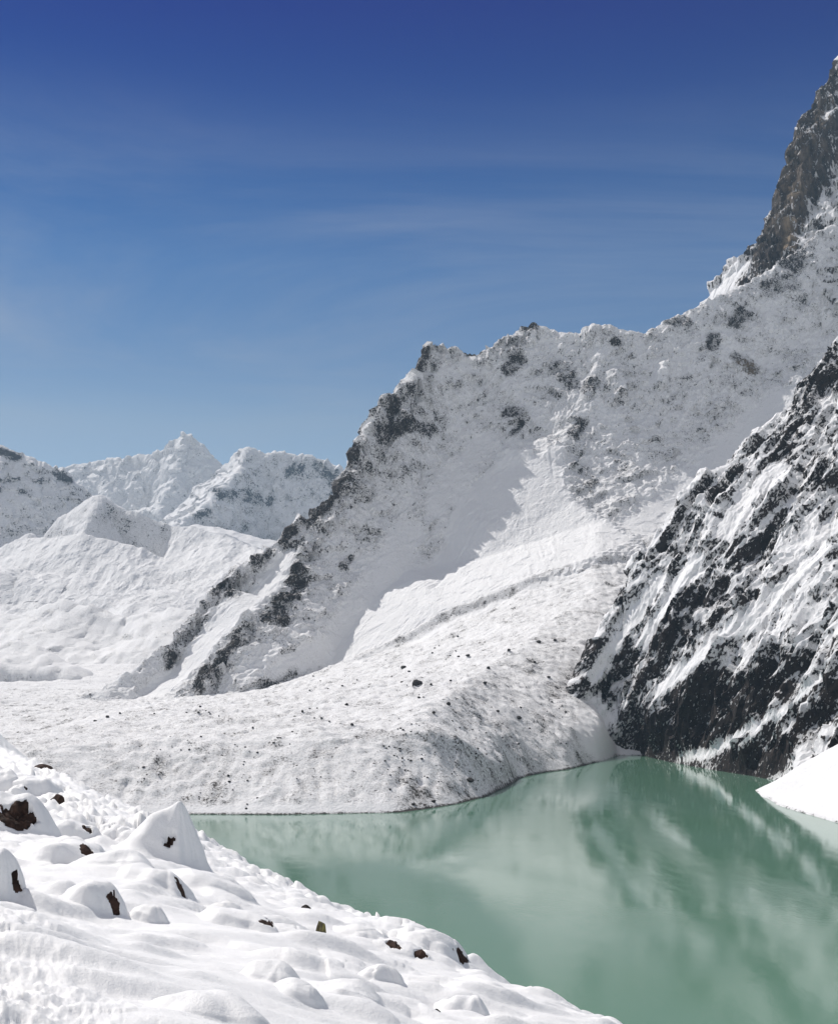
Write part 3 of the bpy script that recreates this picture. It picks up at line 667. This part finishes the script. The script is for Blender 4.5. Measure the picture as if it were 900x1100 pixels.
# ================================================================== LIGHT, AIR, CAMERA
SUN_DIR = Vector((-0.50, 0.39, 0.775)).normalized()
SKY_STOPS = [(0.0, (1.2, 1.0, 0.85)), (0.19, (0.95, 0.86, 0.72)), (0.235, (0.62, 0.70, 0.70)), (0.31, (0.31, 0.54, 0.69)), (0.37, (0.11, 0.36, 0.61)), (0.43, (0.02, 0.19, 0.52)), (0.49, (0.0, 0.085, 0.46)), (0.6, (0.0, 0.08, 0.44))]
SKY_FILL = 0.57  # strength of the added white sky fill that lifts shaded snow
def light():
    w = bpy.data.worlds.new('World'); scene.world = w; w.use_nodes = True
    nt = w.node_tree; nt.nodes.clear(); N = NT(nt)
    elev = math.asin(SUN_DIR.z)
    sky = N.n('ShaderNodeTexSky', sky_type='NISHITA', sun_disc=False, sun_elevation=elev, sun_rotation=math.atan2(SUN_DIR.x, SUN_DIR.y),
              altitude=3500, air_density=1.0, dust_density=0.3, ozone_density=2.5)
    # darker towards the zenith (thin air at five thousand metres), unseen white
    # fill light added overhead and behind, faint cirrus low in front
    d = N.n('ShaderNodeTexCoord').outputs['Generated']
    sp = N.n('ShaderNodeSeparateXYZ', inp={0: d}); dx, dy, dz = sp.outputs
    rm = N.n('ShaderNodeValToRGB'); nt.links.new(dz, rm.inputs[0])
    els = rm.color_ramp.elements
    stops = SKY_STOPS
    while len(els) < len(stops): els.new(0.5)
    for e, (p, c) in zip(els, stops): e.position = p; e.color = (*c, 1)
    mul = N.n('ShaderNodeMix', data_type='RGBA', blend_type='MULTIPLY', inp={0: 1.0}); nt.links.new(sky.outputs[0], mul.inputs[6]); nt.links.new(rm.outputs[0], mul.inputs[7])
    zz = N.math('MAXIMUM', N.math('ADD', dz, 0.12), 0.02)
    uv = N.n('ShaderNodeCombineXYZ', inp={0: N.math('DIVIDE', dx, zz), 1: N.math('MULTIPLY', N.math('DIVIDE', dy, zz), 1.6), 2: 0.0}).outputs[0]
    wisp = N.math('MULTIPLY', N.mapr(N.noise(uv, 0.8, 7, 0.66, 0.9), 0.30, 0.95), N.mapr(dz, 0.10, 0.28, 0.35, 1.0))
    wisp = N.math('MULTIPLY', wisp, N.mapr(dz, 0.32, 0.46, 0.44, 0.0))
    c1 = N.mix(wisp, mul.outputs[2], (3.6, 3.8, 4.3, 1))
    hi = N.math('ADD', dz, N.math('MULTIPLY', N.math('MAXIMUM', N.math('MULTIPLY', dy, -1.0), 0.0), 0.75))
    sky_fill = N.mapr(N.math('ADD', hi, N.math('MULTIPLY', N.noise(d, 3.0, 4, 0.6), 0.2)), 0.66, 0.86, 0.0, SKY_FILL)
    c2 = N.mix(sky_fill, c1, (5.15, 5.0, 4.9, 1))
    bg = N.n('ShaderNodeBackground', inp={0: c2, 1: 0.13})
    o = N.n('ShaderNodeOutputWorld'); nt.links.new(bg.outputs[0], o.inputs[0])
    l = bpy.data.lights.new('sun', 'SUN'); l.energy = 4.3; l.angle = R(0.5); l.color = (1.0, 0.955, 0.90)
    ob = bpy.data.objects.new('sun', l); COL.objects.link(ob)
    ob.rotation_euler = (-SUN_DIR).to_track_quat('-Z', 'Y').to_euler()

def haze(density=4.4e-5):
    bm = bmesh.new(); bmesh.ops.create_cube(bm, size=1.0)
    me = bpy.data.meshes.new('haze'); bm.to_mesh(me); bm.free()
    ob = bpy.data.objects.new('haze', me); COL.objects.link(ob)
    ob.scale = (30000, 21000, 1760); ob.location = (0, 6800, 1760 / 2 - 64)
    m, nt = new_mat('haze_air'); N = NT(nt)
    v = N.n('ShaderNodeVolumePrincipled', inp={'Color': (0.54, 0.78, 1.0, 1), 'Density': density, 'Anisotropy': 0.0})
    o = N.n('ShaderNodeOutputMaterial'); nt.links.new(v.outputs[0], o.inputs[1])
    me.materials.append(m); ob['kind'] = 'stuff'; ob['label'] = 'thin pale mountain haze'

def camera():
    c = bpy.data.cameras.new('camera'); c.sensor_fit = 'VERTICAL'; c.sensor_height = 24
    c.lens = 12.0 * F / 550.0
    c.clip_start = 0.1; c.clip_end = 60000
    ob = bpy.data.objects.new('camera', c); COL.objects.link(ob)
    ob.location = (0, 0, CAM_H); ob.rotation_euler = (math.pi / 2 + TH, 0, 0)
    scene.camera = ob

def settings():
    vs = scene.view_settings
    vs.view_transform = 'Standard'; vs.look = 'None'; vs.gamma = 1; vs.use_curve_mapping = False; vs.exposure = 0.0
    cy = scene.cycles
    cy.use_denoising = True; cy.max_bounces = 6; cy.diffuse_bounces = 3; cy.glossy_bounces = 3; cy.volume_bounces = 0; cy.transparent_max_bounces = 4
    cy.sample_clamp_indirect = 4

# ================================================================== FOREGROUND BANK
class Bank:
    pass

def make_bank():
    b = Bank()
    X, Y = grid(-120, 60, 1.0, 240, 0.3, 0.3)
    edge = L((-90, 765, 190), (-40, 782, 155), (0, 800, 125), (50, 825, 100), (100, 850, 80), (170, 880, 62), (225, 905, 53), (270, 930, 46.5), (330, 955, 41), (400, 985, 35.5), (480, 1012, 31), (520, 1040, 28), (560, 1060, 26), (600, 1076, 24.5), (650, 1100, 23), (720, 1140, 21), (800, 1190, 19))
    ax, ay = 0.89, 0.45
    def off(l, d, dz): return [(x + ax * d, y + ay * d, z - dz) for x, y, z in l]
    lines = [edge, off(edge, 5, 3.6), off(edge, 16, 14), off(edge, 60, 60)]
    lines.append(L((-120, 820, 95), (-40, 822, 85), (30, 838, 68), (90, 868, 52), (150, 898, 42), (210, 935, 34), (270, 968, 30), (340, 1000, 27), (420, 1035, 24), (500, 1075, 21), (560, 1105, 19.5)))
    lines.append(L((-160, 860, 50), (-40, 870, 40), (30, 890, 32), (90, 920, 26), (160, 960, 22), (230, 1000, 19.5), (300, 1040, 17.5), (370, 1085, 15.5), (450, 1140, 14)))
    lines.append(L((-200, 930, 24), (-60, 950, 19), (40, 985, 15.5), (130, 1030, 13), (220, 1090, 11.2), (320, 1180, 9.5)))
    lines.append(L((-250, 1040, 12), (-60, 1070, 10.2), (60, 1110, 8.8), (200, 1200, 7.4)))
    lines.append([(-6, 1.2, 101.0), (0, 1.2, 98.3), (8, 1.2, 94.5), (30, 1.2, 80), (59, 1.2, 60)])
    lines.append([(-119, 1.2, 150), (-119, 120, 135), (-119, 239, 120), (-60, 239, 70), (0, 239, 30), (59, 239, 10), (59, 100, 20)])
    Z = tin(lines, X, Y); Z = np.where(np.isnan(Z), 40, Z)
    Z = blur(Z, 12)
    b.Z = Z; b.x0, b.y0, b.d = X[0, 0], Y[0, 0], 0.3
    # crowding of the lumps towards the far strip
    def base(x, y):
        u = np.clip((np.asarray(x, float) - b.x0) / b.d, 0, Z.shape[1] - 1.001); v = np.clip((np.asarray(y, float) - b.y0) / b.d, 0, Z.shape[0] - 1.001)
        i = u.astype(int); j = v.astype(int); fu = u - i; fv = v - j
        return (Z[j, i] * (1 - fu) + Z[j, i + 1] * fu) * (1 - fv) + (Z[j + 1, i] * (1 - fu) + Z[j + 1, i + 1] * fu) * fv
    def height(x, y):
        z = base(x, y)
        far = sstep(24, 44, y)
        # drifts drawn out along the fall of the slope
        s = x * ax + y * ay; c = -x * ay + y * ax
        w = 0.5 * pn2(x / 4, y / 4, 501)
        drift = fbm2(s / 3.4 + w, c / 1.3 + w, 3, 503, gain=0.4)
        z = z + (0.17 * drift + 0.35 * fbm2(x / 7, y / 7, 2, 507)) * (1 - 0.4 * far)
        hump = fbm2(s / 1.9 + w, c / 0.95 - w, 2, 531, gain=0.4)
        z = z + 0.24 * sstep(0.08, 0.75, hump) * (0.55 + 0.45 * sstep(8, 20, y)) - 0.12 * sstep(0.1, 0.6, -hump)
        lump = fbm2(s / 1.5, c / 1.0, 3, 511, gain=0.55)
        st = lumps2(s / 1.1, c / 0.8, 41) * 0.75 + lumps2(s / 0.5, c / 0.42, 43) * 0.32 * (0.3 + far)
        patch = sstep(-0.15, 0.35, fbm2(x / 5, y / 5, 2, 541))
        z = z + (0.25 + 0.55 * far) * patch * st
        z = z + (0.15 + 0.85 * far) * (0.20 * np.maximum(lump, -0.1)) + far * 0.16 * fbm2(x / 0.7, y / 0.9, 3, 515, gain=0.6)
        # trampled, cloddy snow nearest the path
        px, py = project(x, y, z)
        tr = sstep(120, -60, px - 0.75 * (py - 990) + 40 * pn2(x / 1.1, y / 1.1, 519)) * sstep(22, 15, y)
        clod = fbm2(x / 0.34, y / 0.5, 4, 521, gain=0.6, ridged=True)
        z = z + tr * (0.10 * clod + 0.14 * pn2(x / 0.9, y / 1.2, 525))
        return z
    b.base, b.height = base, height
    return b

def snow_mat():
    m, nt = new_mat('fresh_snow'); N = NT(nt)
    pos = N.n('ShaderNodeNewGeometry').outputs['Position']
    h = N.math('ADD', N.math('ADD', N.noise(pos, 5, 8, 0.68), N.math('MULTIPLY', N.noise(pos, 45, 5, 0.7), 0.35)), N.math('MULTIPLY', N.noise(pos, 1.4, 4, 0.6), 1.2))
    b = N.n('ShaderNodeBump', inp={'Strength': 0.5, 'Distance': 0.06, 'Height': h}).outputs[0]
    p = N.n('ShaderNodeBsdfPrincipled', inp={'Base Color': (0.88, 0.88, 0.88, 1), 'Roughness': 0.6, 'Specular IOR Level': 0.25, 'Normal': b, 'Subsurface Weight': 0.0})
    o = N.n('ShaderNodeOutputMaterial'); nt.links.new(p.outputs[0], o.inputs[0])
    return m

def stone_mat(name, a, b_, lichen=None):
    m, nt = new_mat(name); N = NT(nt)
    pos = N.n('ShaderNodeTexCoord').outputs['Object']
    n1 = N.noise(pos, 5, 8, 0.65); n2 = N.noise(pos, 1.6, 4, 0.6, 0.4)
    col = N.mix(N.mapr(n1, 0.3, 0.7), a, b_)
    if lichen: col = N.mix(N.mapr(n2, 0.45, 0.6), col, lichen)
    b = N.n('ShaderNodeBump', inp={'Strength': 0.9, 'Distance': 0.06, 'Height': n1}).outputs[0]
    p = N.n('ShaderNodeBsdfPrincipled', inp={'Base Color': col, 'Roughness': 0.85, 'Specular IOR Level': 0.25, 'Normal': b})
    o = N.n('ShaderNodeOutputMaterial'); nt.links.new(p.outputs[0], o.inputs[0])
    return m

def fan_mesh(name, P, mat):
    """P: rings x spokes x 3, first ring collapsed to the summit"""
    nr, na, _ = P.shape
    vs = [tuple(P[0].mean(0))] + [tuple(p) for p in P[1:].reshape(-1, 3)]
    fs = [(0, 1 + k, 1 + (k + 1) % na) for k in range(na)]
    for i in range(nr - 2):
        o = 1 + i * na
        fs += [(o + k, o + na + k, o + na + (k + 1) % na, o + (k + 1) % na) for k in range(na)]
    me = bpy.data.meshes.new(name); me.from_pydata(vs, [], fs)
    me.polygons.foreach_set('use_smooth', [True] * len(fs)); me.materials.append(mat); me.update()
    return me

def sight(b, px, py):
    rx, rz = ray(px, py)
    Ys = np.geomspace(5, 230, 2500)
    g = CAM_H + rz * Ys - b.base(rx * Ys, Ys)
    k = np.argmax(g < 0) if (g < 0).any() else int(np.argmin(g))
    y = Ys[k]
    return rx * y, y

def boulder(b, px, py, wpx, hpx, label, cat='boulder', notches=(), shape='round', tilt=0.0, stone=None, snow=None, seed=0, cover=1.0, deep=1.0, name='boulder'):
    """a boulder on the bank, its foot centre sighted at (px,py); wpx, hpx its
    breadth and height there.  notches: bare patches (bearing deg: 0 = downhill
    right, -90 = towards the viewer; r0, half width deg, depth)"""
    x0, y0 = sight(b, px, py)
    w = wpx * y0 / F / 2; H = 0.86 * hpx * y0 / F
    na, nr = 88, 56
    th = np.linspace(0, 2 * np.pi, na, endpoint=False)[None, :] * np.ones((nr, 1))
    r = (np.linspace(0, 1, nr) ** 0.85)[:, None] * 1.5 * np.ones((1, na))
    wob = 1 + 0.18 * pn2(np.cos(th) * 1.1 + seed, np.sin(th) * 1.1, 601) + 0.05 * pn2(np.cos(th) * 3 + seed, np.sin(th) * 3, 603)
    # snow trails off uphill (away to the left), the lee side is short and steep
    wob = wob * (1 + 0.45 * np.clip(np.cos(th - R(205)), 0, 1))
    lx = r * np.cos(th) * w * wob; ly = r * np.sin(th) * w * 0.95 * deep * wob
    ct, st = math.cos(R(tilt)), math.sin(R(tilt))
    gx, gy = x0 + lx * ct - ly * st, y0 + lx * st + ly * ct
    kk = 9.0; rng = np.random.RandomState(seed + 11)
    if shape == 'pyramid':
        pl = [(-100, 1.0), (-25, 1.5), (60, 1.2), (150, 0.95), (205, 0.85)]; kk = 20.0; H = H * 1.26
    else:
        n_ = 6; kk = 7.0
        pl = [(360.0 * k / n_ + rng.uniform(-24, 24), rng.uniform(0.72, 1.25) * (0.8 if math.cos(R(360.0 * k / n_ - 205)) > 0.4 else 1.1)) for k in range(n_)]
    d = sum(np.exp(kk * np.clip(r * np.cos(th - R(a_)) * sl, -1, 3)) for a_, sl in pl)
    d = np.log(d) / kk - math.log(len(pl)) / kk
    top = {'pyramid': 2.0, 'slab': 0.52, 'round': 0.80}[shape]
    ta = rng.uniform(0, 6.28)
    prof = 1.02 - d * 0.98
    prof = -np.log(np.exp(-kk * prof) + np.exp(-kk * (top + 0.16 * r * np.cos(th - ta) + 0.05 * pn2(gx / w, gy / w, 631)))) / kk
    prof = prof / max(1e-3, prof[0].mean())
    prof = np.where(prof < 0.30, 0.15 * np.exp((np.minimum(prof, 0.30) - 0.30) / 0.15) + 0.15 * np.exp((np.minimum(prof, .30) - .30) / 0.15), prof)
    prof = prof * (1 - sstep(1.0, 1.48, r))
    zb = b.height(gx, gy)
    z00 = float(b.height(np.array([x0]), np.array([y0]))[0])
    lev = np.clip(prof, 0, 1) * 0.30
    zs = zb * (1 - lev) + z00 * lev + H * prof
    lump = 0.14 * H * pn2(gx / (w * 0.8), gy / (w * 0.8), 605 + seed % 7) * prof
    cap = zs + lump - sstep(1.25, 1.5, r) * 0.05 * (H + 0.1)
    rock = zs - 0.12 * H + 0.20 * H * facet3(gx / (w * .42), gy / (w * .42), zs / (w * .3), seed, 1.0, 0.35) + 0.08 * H * fbm3(gx / (w * .4), gy / (w * .4), zs / (w * .4), 5, 611 + seed % 9, gain=0.6, ridged=True) * (0.3 + prof)
    rock = np.where(r > 1.05, np.minimum(rock, zb - 0.15 * H), rock)
    bare = np.zeros_like(r)
    for (ang, r0, sx, sy) in notches:
        # a patch at (bearing, r0), sx broad across and sy along the bearing
        u = r * np.cos(th - R(ang)) - r0; v_ = r * np.sin(th - R(ang))
        jag = 0.8 * fbm2(u * 3.2 + seed, v_ * 3.2, 4, 617, gain=0.6)
        bare = np.maximum(bare, 1 - sstep(0.85, 1.05, np.hypot(v_ / (sx * 1.15), u / (sy * 1.15)) + jag))
    zc = cap - bare * (0.30 * H)
    rock = np.where(bare > 0.02, rock, np.minimum(rock, cap - 0.03 * H))
    org = np.array([x0, y0, z00])
    # let the bare rock bulge out under its snow
    ob = bpy.data.objects.new(name, None); COL.objects.link(ob); ob.location = org; ob.empty_display_size = 0.2
    ob['label'] = label; ob['category'] = cat
    for part, P, m in (('rock_body', rock, stone), ('snow_cap', zc, snow)):
        o = bpy.data.objects.new(part, fan_mesh(part, np.stack([gx, gy, P], 2) - org, m))
        COL.objects.link(o); o.parent = ob
    return ob

def stone_mesh(name, seed, mat, sub=3):
    bm = bmesh.new(); bmesh.ops.create_icosphere(bm, subdivisions=sub, radius=1.0)
    rng = random.Random(seed)
    planes = [(Vector((rng.uniform(-1, 1), rng.uniform(-1, 1), rng.uniform(-.6, 1))).normalized(), rng.uniform(.55, .8)) for _ in range(9)]
    co = np.array([v.co for v in bm.verts])
    nz = 0.14 * fbm3(co[:, 0] * 1.8, co[:, 1] * 1.8, co[:, 2] * 1.8, 4, seed, ridged=True)
    for v, n in zip(bm.verts, nz):
        p = v.co.copy()
        for nrm, d in planes:
            t = p.dot(nrm)
            if t > d: p -= nrm * (t - d)
        v.co = p * (1 + n)
    me = bpy.data.meshes.new(name); bm.to_mesh(me); bm.free(); me.materials.append(mat)
    return me

def bare_stone(b, mesh, px, py, wpx, hpx, label, cat='rock', rot=0.0, group=None, name='rock', sink=0.12):
    x, y = sight(b, px, py)
    z = float(b.height(np.array([x]), np.array([y]))[0])
    w = wpx * y / F / 2; h = hpx * y / F / 2
    ob = bpy.data.objects.new(name, mesh); COL.objects.link(ob)
    ob.location = (x, y, z + h * (1 - 2 * sink)); ob.scale = (w * 1.2, w * 1.2, h * 1.35); ob.rotation_euler = (0.2, 0.15, rot)
    ob['label'] = label; ob['category'] = cat
    if group: ob['group'] = group
    return ob

def foreground():
    b = make_bank()
    # spread the sheet in rings round the camera so near snow gets the finer mesh
    ang = np.linspace(-0.62, 0.42, 900)
    rad = np.concatenate([np.geomspace(3.0, 70, 620), np.geomspace(70.5, 235, 120)])
    A, RR = np.meshgrid(ang, rad)
    X, Y = RR * np.tan(A), RR * np.ones_like(A)
    Z = b.height(X, Y)
    sm = snow_mat()
    ob = grid_mesh('snow_bank_terrain', X, Y, Z, sm, ok=(X > -118) & (X < 58) & (Z > -8))
    setting(ob, 'deep fresh snow on the bank falling to the lake')
    brown = stone_mat('brown_rock', (0.012, 0.008, 0.007, 1), (0.07, 0.04, 0.03, 1))
    dark = stone_mat('dark_rock', (0.01, 0.009, 0.009, 1), (0.06, 0.05, 0.045, 1))
    yel = stone_mat('lichen_rock', (0.05, 0.045, 0.03, 1), (0.16, 0.14, 0.08, 1), (0.22, 0.20, 0.07, 1))
    B = lambda *a, **k: boulder(b, *a, stone=k.pop('stone', brown), snow=sm, **k)
    B(20, 892, 74, 44, 'broad snow capped boulder with the largest dark brown hollow of the bank', notches=[(-70, 0.72, 0.42, 0.22)], seed=1)
    B(2, 850, 44, 32, 'snow buried boulder just uphill of the broad boulder with the dark brown hollow', seed=2)
    B(42, 852, 46, 20, 'long snow covered slab boulder lying uphill of the pointed brown rock', shape='slab', tilt=-25, seed=3)
    B(24, 853, 18, 12, 'small snowy boulder with a dark dot between the long slab and the mound', notches=[(-30, 0.6, 0.22, 0.2)], seed=4)
    B(84, 900, 42, 16, 'flat snowy boulder with a black chip, upper of two uphill of the pyramid boulder', notches=[(-20, 0.78, 0.22, 0.2)], shape='slab', tilt=-20, seed=5)
    B(76, 922, 62, 18, 'long low snowy boulder with a black chip, lower of two uphill of the pyramid boulder', notches=[(-15, 0.8, 0.18, 0.22)], shape='slab', tilt=-22, seed=6)
    B(112, 968, 46, 32, 'rounded snowy boulder with an upright brown bare patch, beside a small round knob', notches=[(-40, 0.74, 0.22, 0.20)], seed=7)
    B(2, 958, 46, 52, 'tall snow mound boulder with a narrow dark bare strip, beneath the hollowed boulder', notches=[(-20, 0.84, 0.20, 0.16)], seed=8)
    B(191, 930, 66, 58, 'tall pointed pyramid boulder wrapped in snow against the lake', shape='pyramid', notches=[(-98, 0.68, 0.09, 0.13)], seed=9)
    B(152, 912, 46, 15, 'thin snowy slab boulder just uphill of the pyramid boulder', shape='slab', tilt=-25, notches=[(-30, 0.8, 0.2, 0.18)], seed=10)
    B(139, 940, 62, 22, 'wide smooth snow covered boulder downhill in front of the thin slab', tilt=-20, seed=11)
    B(180, 957, 56, 20, 'snowy boulder with a narrow dark chip directly beneath the pyramid boulder', notches=[(-30, 0.78, 0.13, 0.24)], tilt=-15, seed=12)
    B(166, 977, 26, 18, 'small round snow knob boulder beside the boulder with an upright brown patch', seed=13)
    B(272, 996, 56, 20, 'flat snowy boulder with two brown bare patches near the small black rocks', notches=[(5, 0.72, 0.24, 0.2), (-40, 0.92, 0.2, 0.14)], shape='slab', tilt=-15, seed=14)
    B(322, 1010, 46, 18, 'snowy boulder lying against the yellow lichen rock', notches=[(-65, 0.85, 0.26, 0.14)], tilt=-20, seed=15)
    B(478, 1026, 52, 17, 'flat snow topped slab boulder with a black end at the bank edge above the water', shape='slab', notches=[(-25, 0.80, 0.42, 0.22)], seed=16)
    B(440, 1026, 40, 12, 'low snowy boulder with two dark gaps beside the flat black ended slab', notches=[(-150, 0.72, 0.3, 0.2), (-40, 0.75, 0.35, 0.24)], seed=17)
    B(412, 1058, 34, 20, 'snowy boulder with a thin dark seam sitting alone on the lower bank', seed=18, notches=[(10, 0.9, 0.08, 0.2)])
    B(300, 1066, 44, 24, 'smooth snow hump boulder, upper of a touching pair low on the bank', tilt=-30, seed=19)
    B(332, 1084, 36, 18, 'smooth snow hump boulder, lower of a touching pair low on the bank', tilt=-10, seed=20)
    B(240, 1100, 86, 34, 'largest rounded snow mound boulder at the bottom of the slope', seed=21)
    B(376, 1082, 56, 15, 'long low snow hump boulder stretching downhill near the bottom', tilt=-28, seed=22)
    B(508, 1092, 40, 24, 'round snow dome boulder nearest the lower lakeside edge', seed=23)
    B(395, 1010, 40, 10, 'shallow snow covered boulder uphill of the low boulder with two dark gaps', shape='slab', tilt=-25, seed=24)
    B(240, 965, 60, 16, 'smooth snow covered boulder ridge downhill of the pyramid boulder', tilt=-30, seed=25)
    B(466, 1062, 30, 12, 'small snow lump boulder beneath the flat black ended slab', seed=26)
    ms = [stone_mesh('rock', 31 + k, m) for k, m in enumerate((brown, dark, yel))]
    S = lambda k, *a, **kw: bare_stone(b, ms[k], *a, **kw)
    S(0, 60, 866, 15, 13, 'pointed rust brown rock bare of snow beside the long slab', rot=0.4)
    S(0, 47, 827, 18, 6, 'flat brown rock high on the bank skyline', rot=1.0)
    S(2, 345, 1006, 10, 19, 'upright yellow lichen rock standing in snow', rot=0.2)
    S(1, 318, 984, 8, 6, 'small black rock upslope of the lichen rock, farther from the water of two', rot=2.0)
    S(1, 329, 983, 10, 8, 'small black rock upslope of the lichen rock, nearer the water of two', rot=1.2)
    S(1, 551, 1060, 8, 5, 'tiny dark rock on the lower bank edge against the water', rot=.5)
    S(1, 469, 1099, 8, 7, 'dark rock at the very bottom of the picture beside a snow dome', rot=.9)
    S(1, 227, 907, 9, 6, 'small dark rock on the bank edge between the pyramid boulder and the water', rot=.9)
    S(1, 158, 879, 6, 4, 'little dark rock on the bank skyline uphill of the pyramid boulder', rot=.3)

def moraine_stones(M):
    X, Y, Z = M
    px, py = project(X, Y, Z)
    mat = stone_mat('moraine_rock', (0.012, 0.012, 0.012, 1), (0.05, 0.045, 0.042, 1))
    ms = [stone_mesh('stone', 60 + k, mat, 2) for k in range(4)]
    rng = random.Random(5)
    def put(a, b_, size, label, group=None):
        d2 = (px - a) ** 2 + (py - b_) ** 2
        near = d2 < 9
        if not near.any(): return
        k = np.unravel_index(np.argmin(np.where(near, Y, 1e9)), Y.shape)
        x, y, z = X[k], Y[k], Z[k]
        s = size * y / F / 2
        ob = bpy.data.objects.new('stone', rng.choice(ms)); COL.objects.link(ob)
        ob.location = (x, y, z + 0.25 * s); ob.scale = (s * rng.uniform(.9, 1.3), s, s * rng.uniform(.6, .9)); ob.rotation_euler = (0, 0, rng.uniform(0, 6.28))
        ob['label'] = label; ob['category'] = 'stone'
        if group: ob['group'] = group
    put(446, 733, 10, 'largest black stone on the moraine, below the bright snow cone')
    put(432, 715, 6, 'black stone just uphill of the largest moraine stone')
    put(506, 839, 8, 'largest black stone low on the moraine front near the water')
    put(559, 772, 8, 'broad dark stone in the trough beyond the moraine ridge')
    for (a, b_, s) in ((439, 719, 4), (463, 733, 4), (505, 703, 5), (526, 716, 5), (548, 697, 4), (483, 754, 6), (466, 764, 5), (451, 747, 4), (520, 731, 4), (536, 763, 4), (540, 790, 3), (505, 834, 4), (468, 861, 5), (445, 862, 4), (419, 846, 3),
                       (379, 777, 4), (374, 755, 4), (323, 763, 4), (314, 784, 3), (364, 700, 3), (580, 688, 5), (576, 710, 4), (598, 686, 4), (562, 760, 3), (570, 780, 3), (590, 725, 4), (117, 768, 4), (102, 772, 4), (130, 764, 3), (212, 763, 3), (165, 764, 3)):
        put(a, b_, s, 'small dark stone showing through the snow of the moraine', 'dark stones scattered over the moraine')
    seeds = [(rng.uniform(60, 630), rng.uniform(660, 865)) for _ in range(34)]
    for _ in range(190):
        q = rng.choice(seeds); a = q[0] + rng.gauss(0, 14); b_ = q[1] + rng.gauss(0, 7)
        if b_ < 760 - (a - 200) * 0.28: continue
        put(a, b_, rng.choice((1.4, 1.7, 2.0, 2.4, 3.0)), 'small dark stone showing through the snow of the moraine', 'dark stones scattered over the moraine')

import time
_t = time.time()
def lap(s):
    global _t
    print('LAP', s, round(time.time() - _t, 1)); _t = time.time()

main_mountain(); lap('main')
tower(); lap('tower')
right_cliff(); lap('cliff')
MOR = moraine(); lap('moraine')
far_ranges(); lap('far')
valley(); lake(); right_snowbank(); lap('rest')
foreground(); lap('foreground')
moraine_stones(MOR); lap('stones')
light(); haze(); camera(); settings()
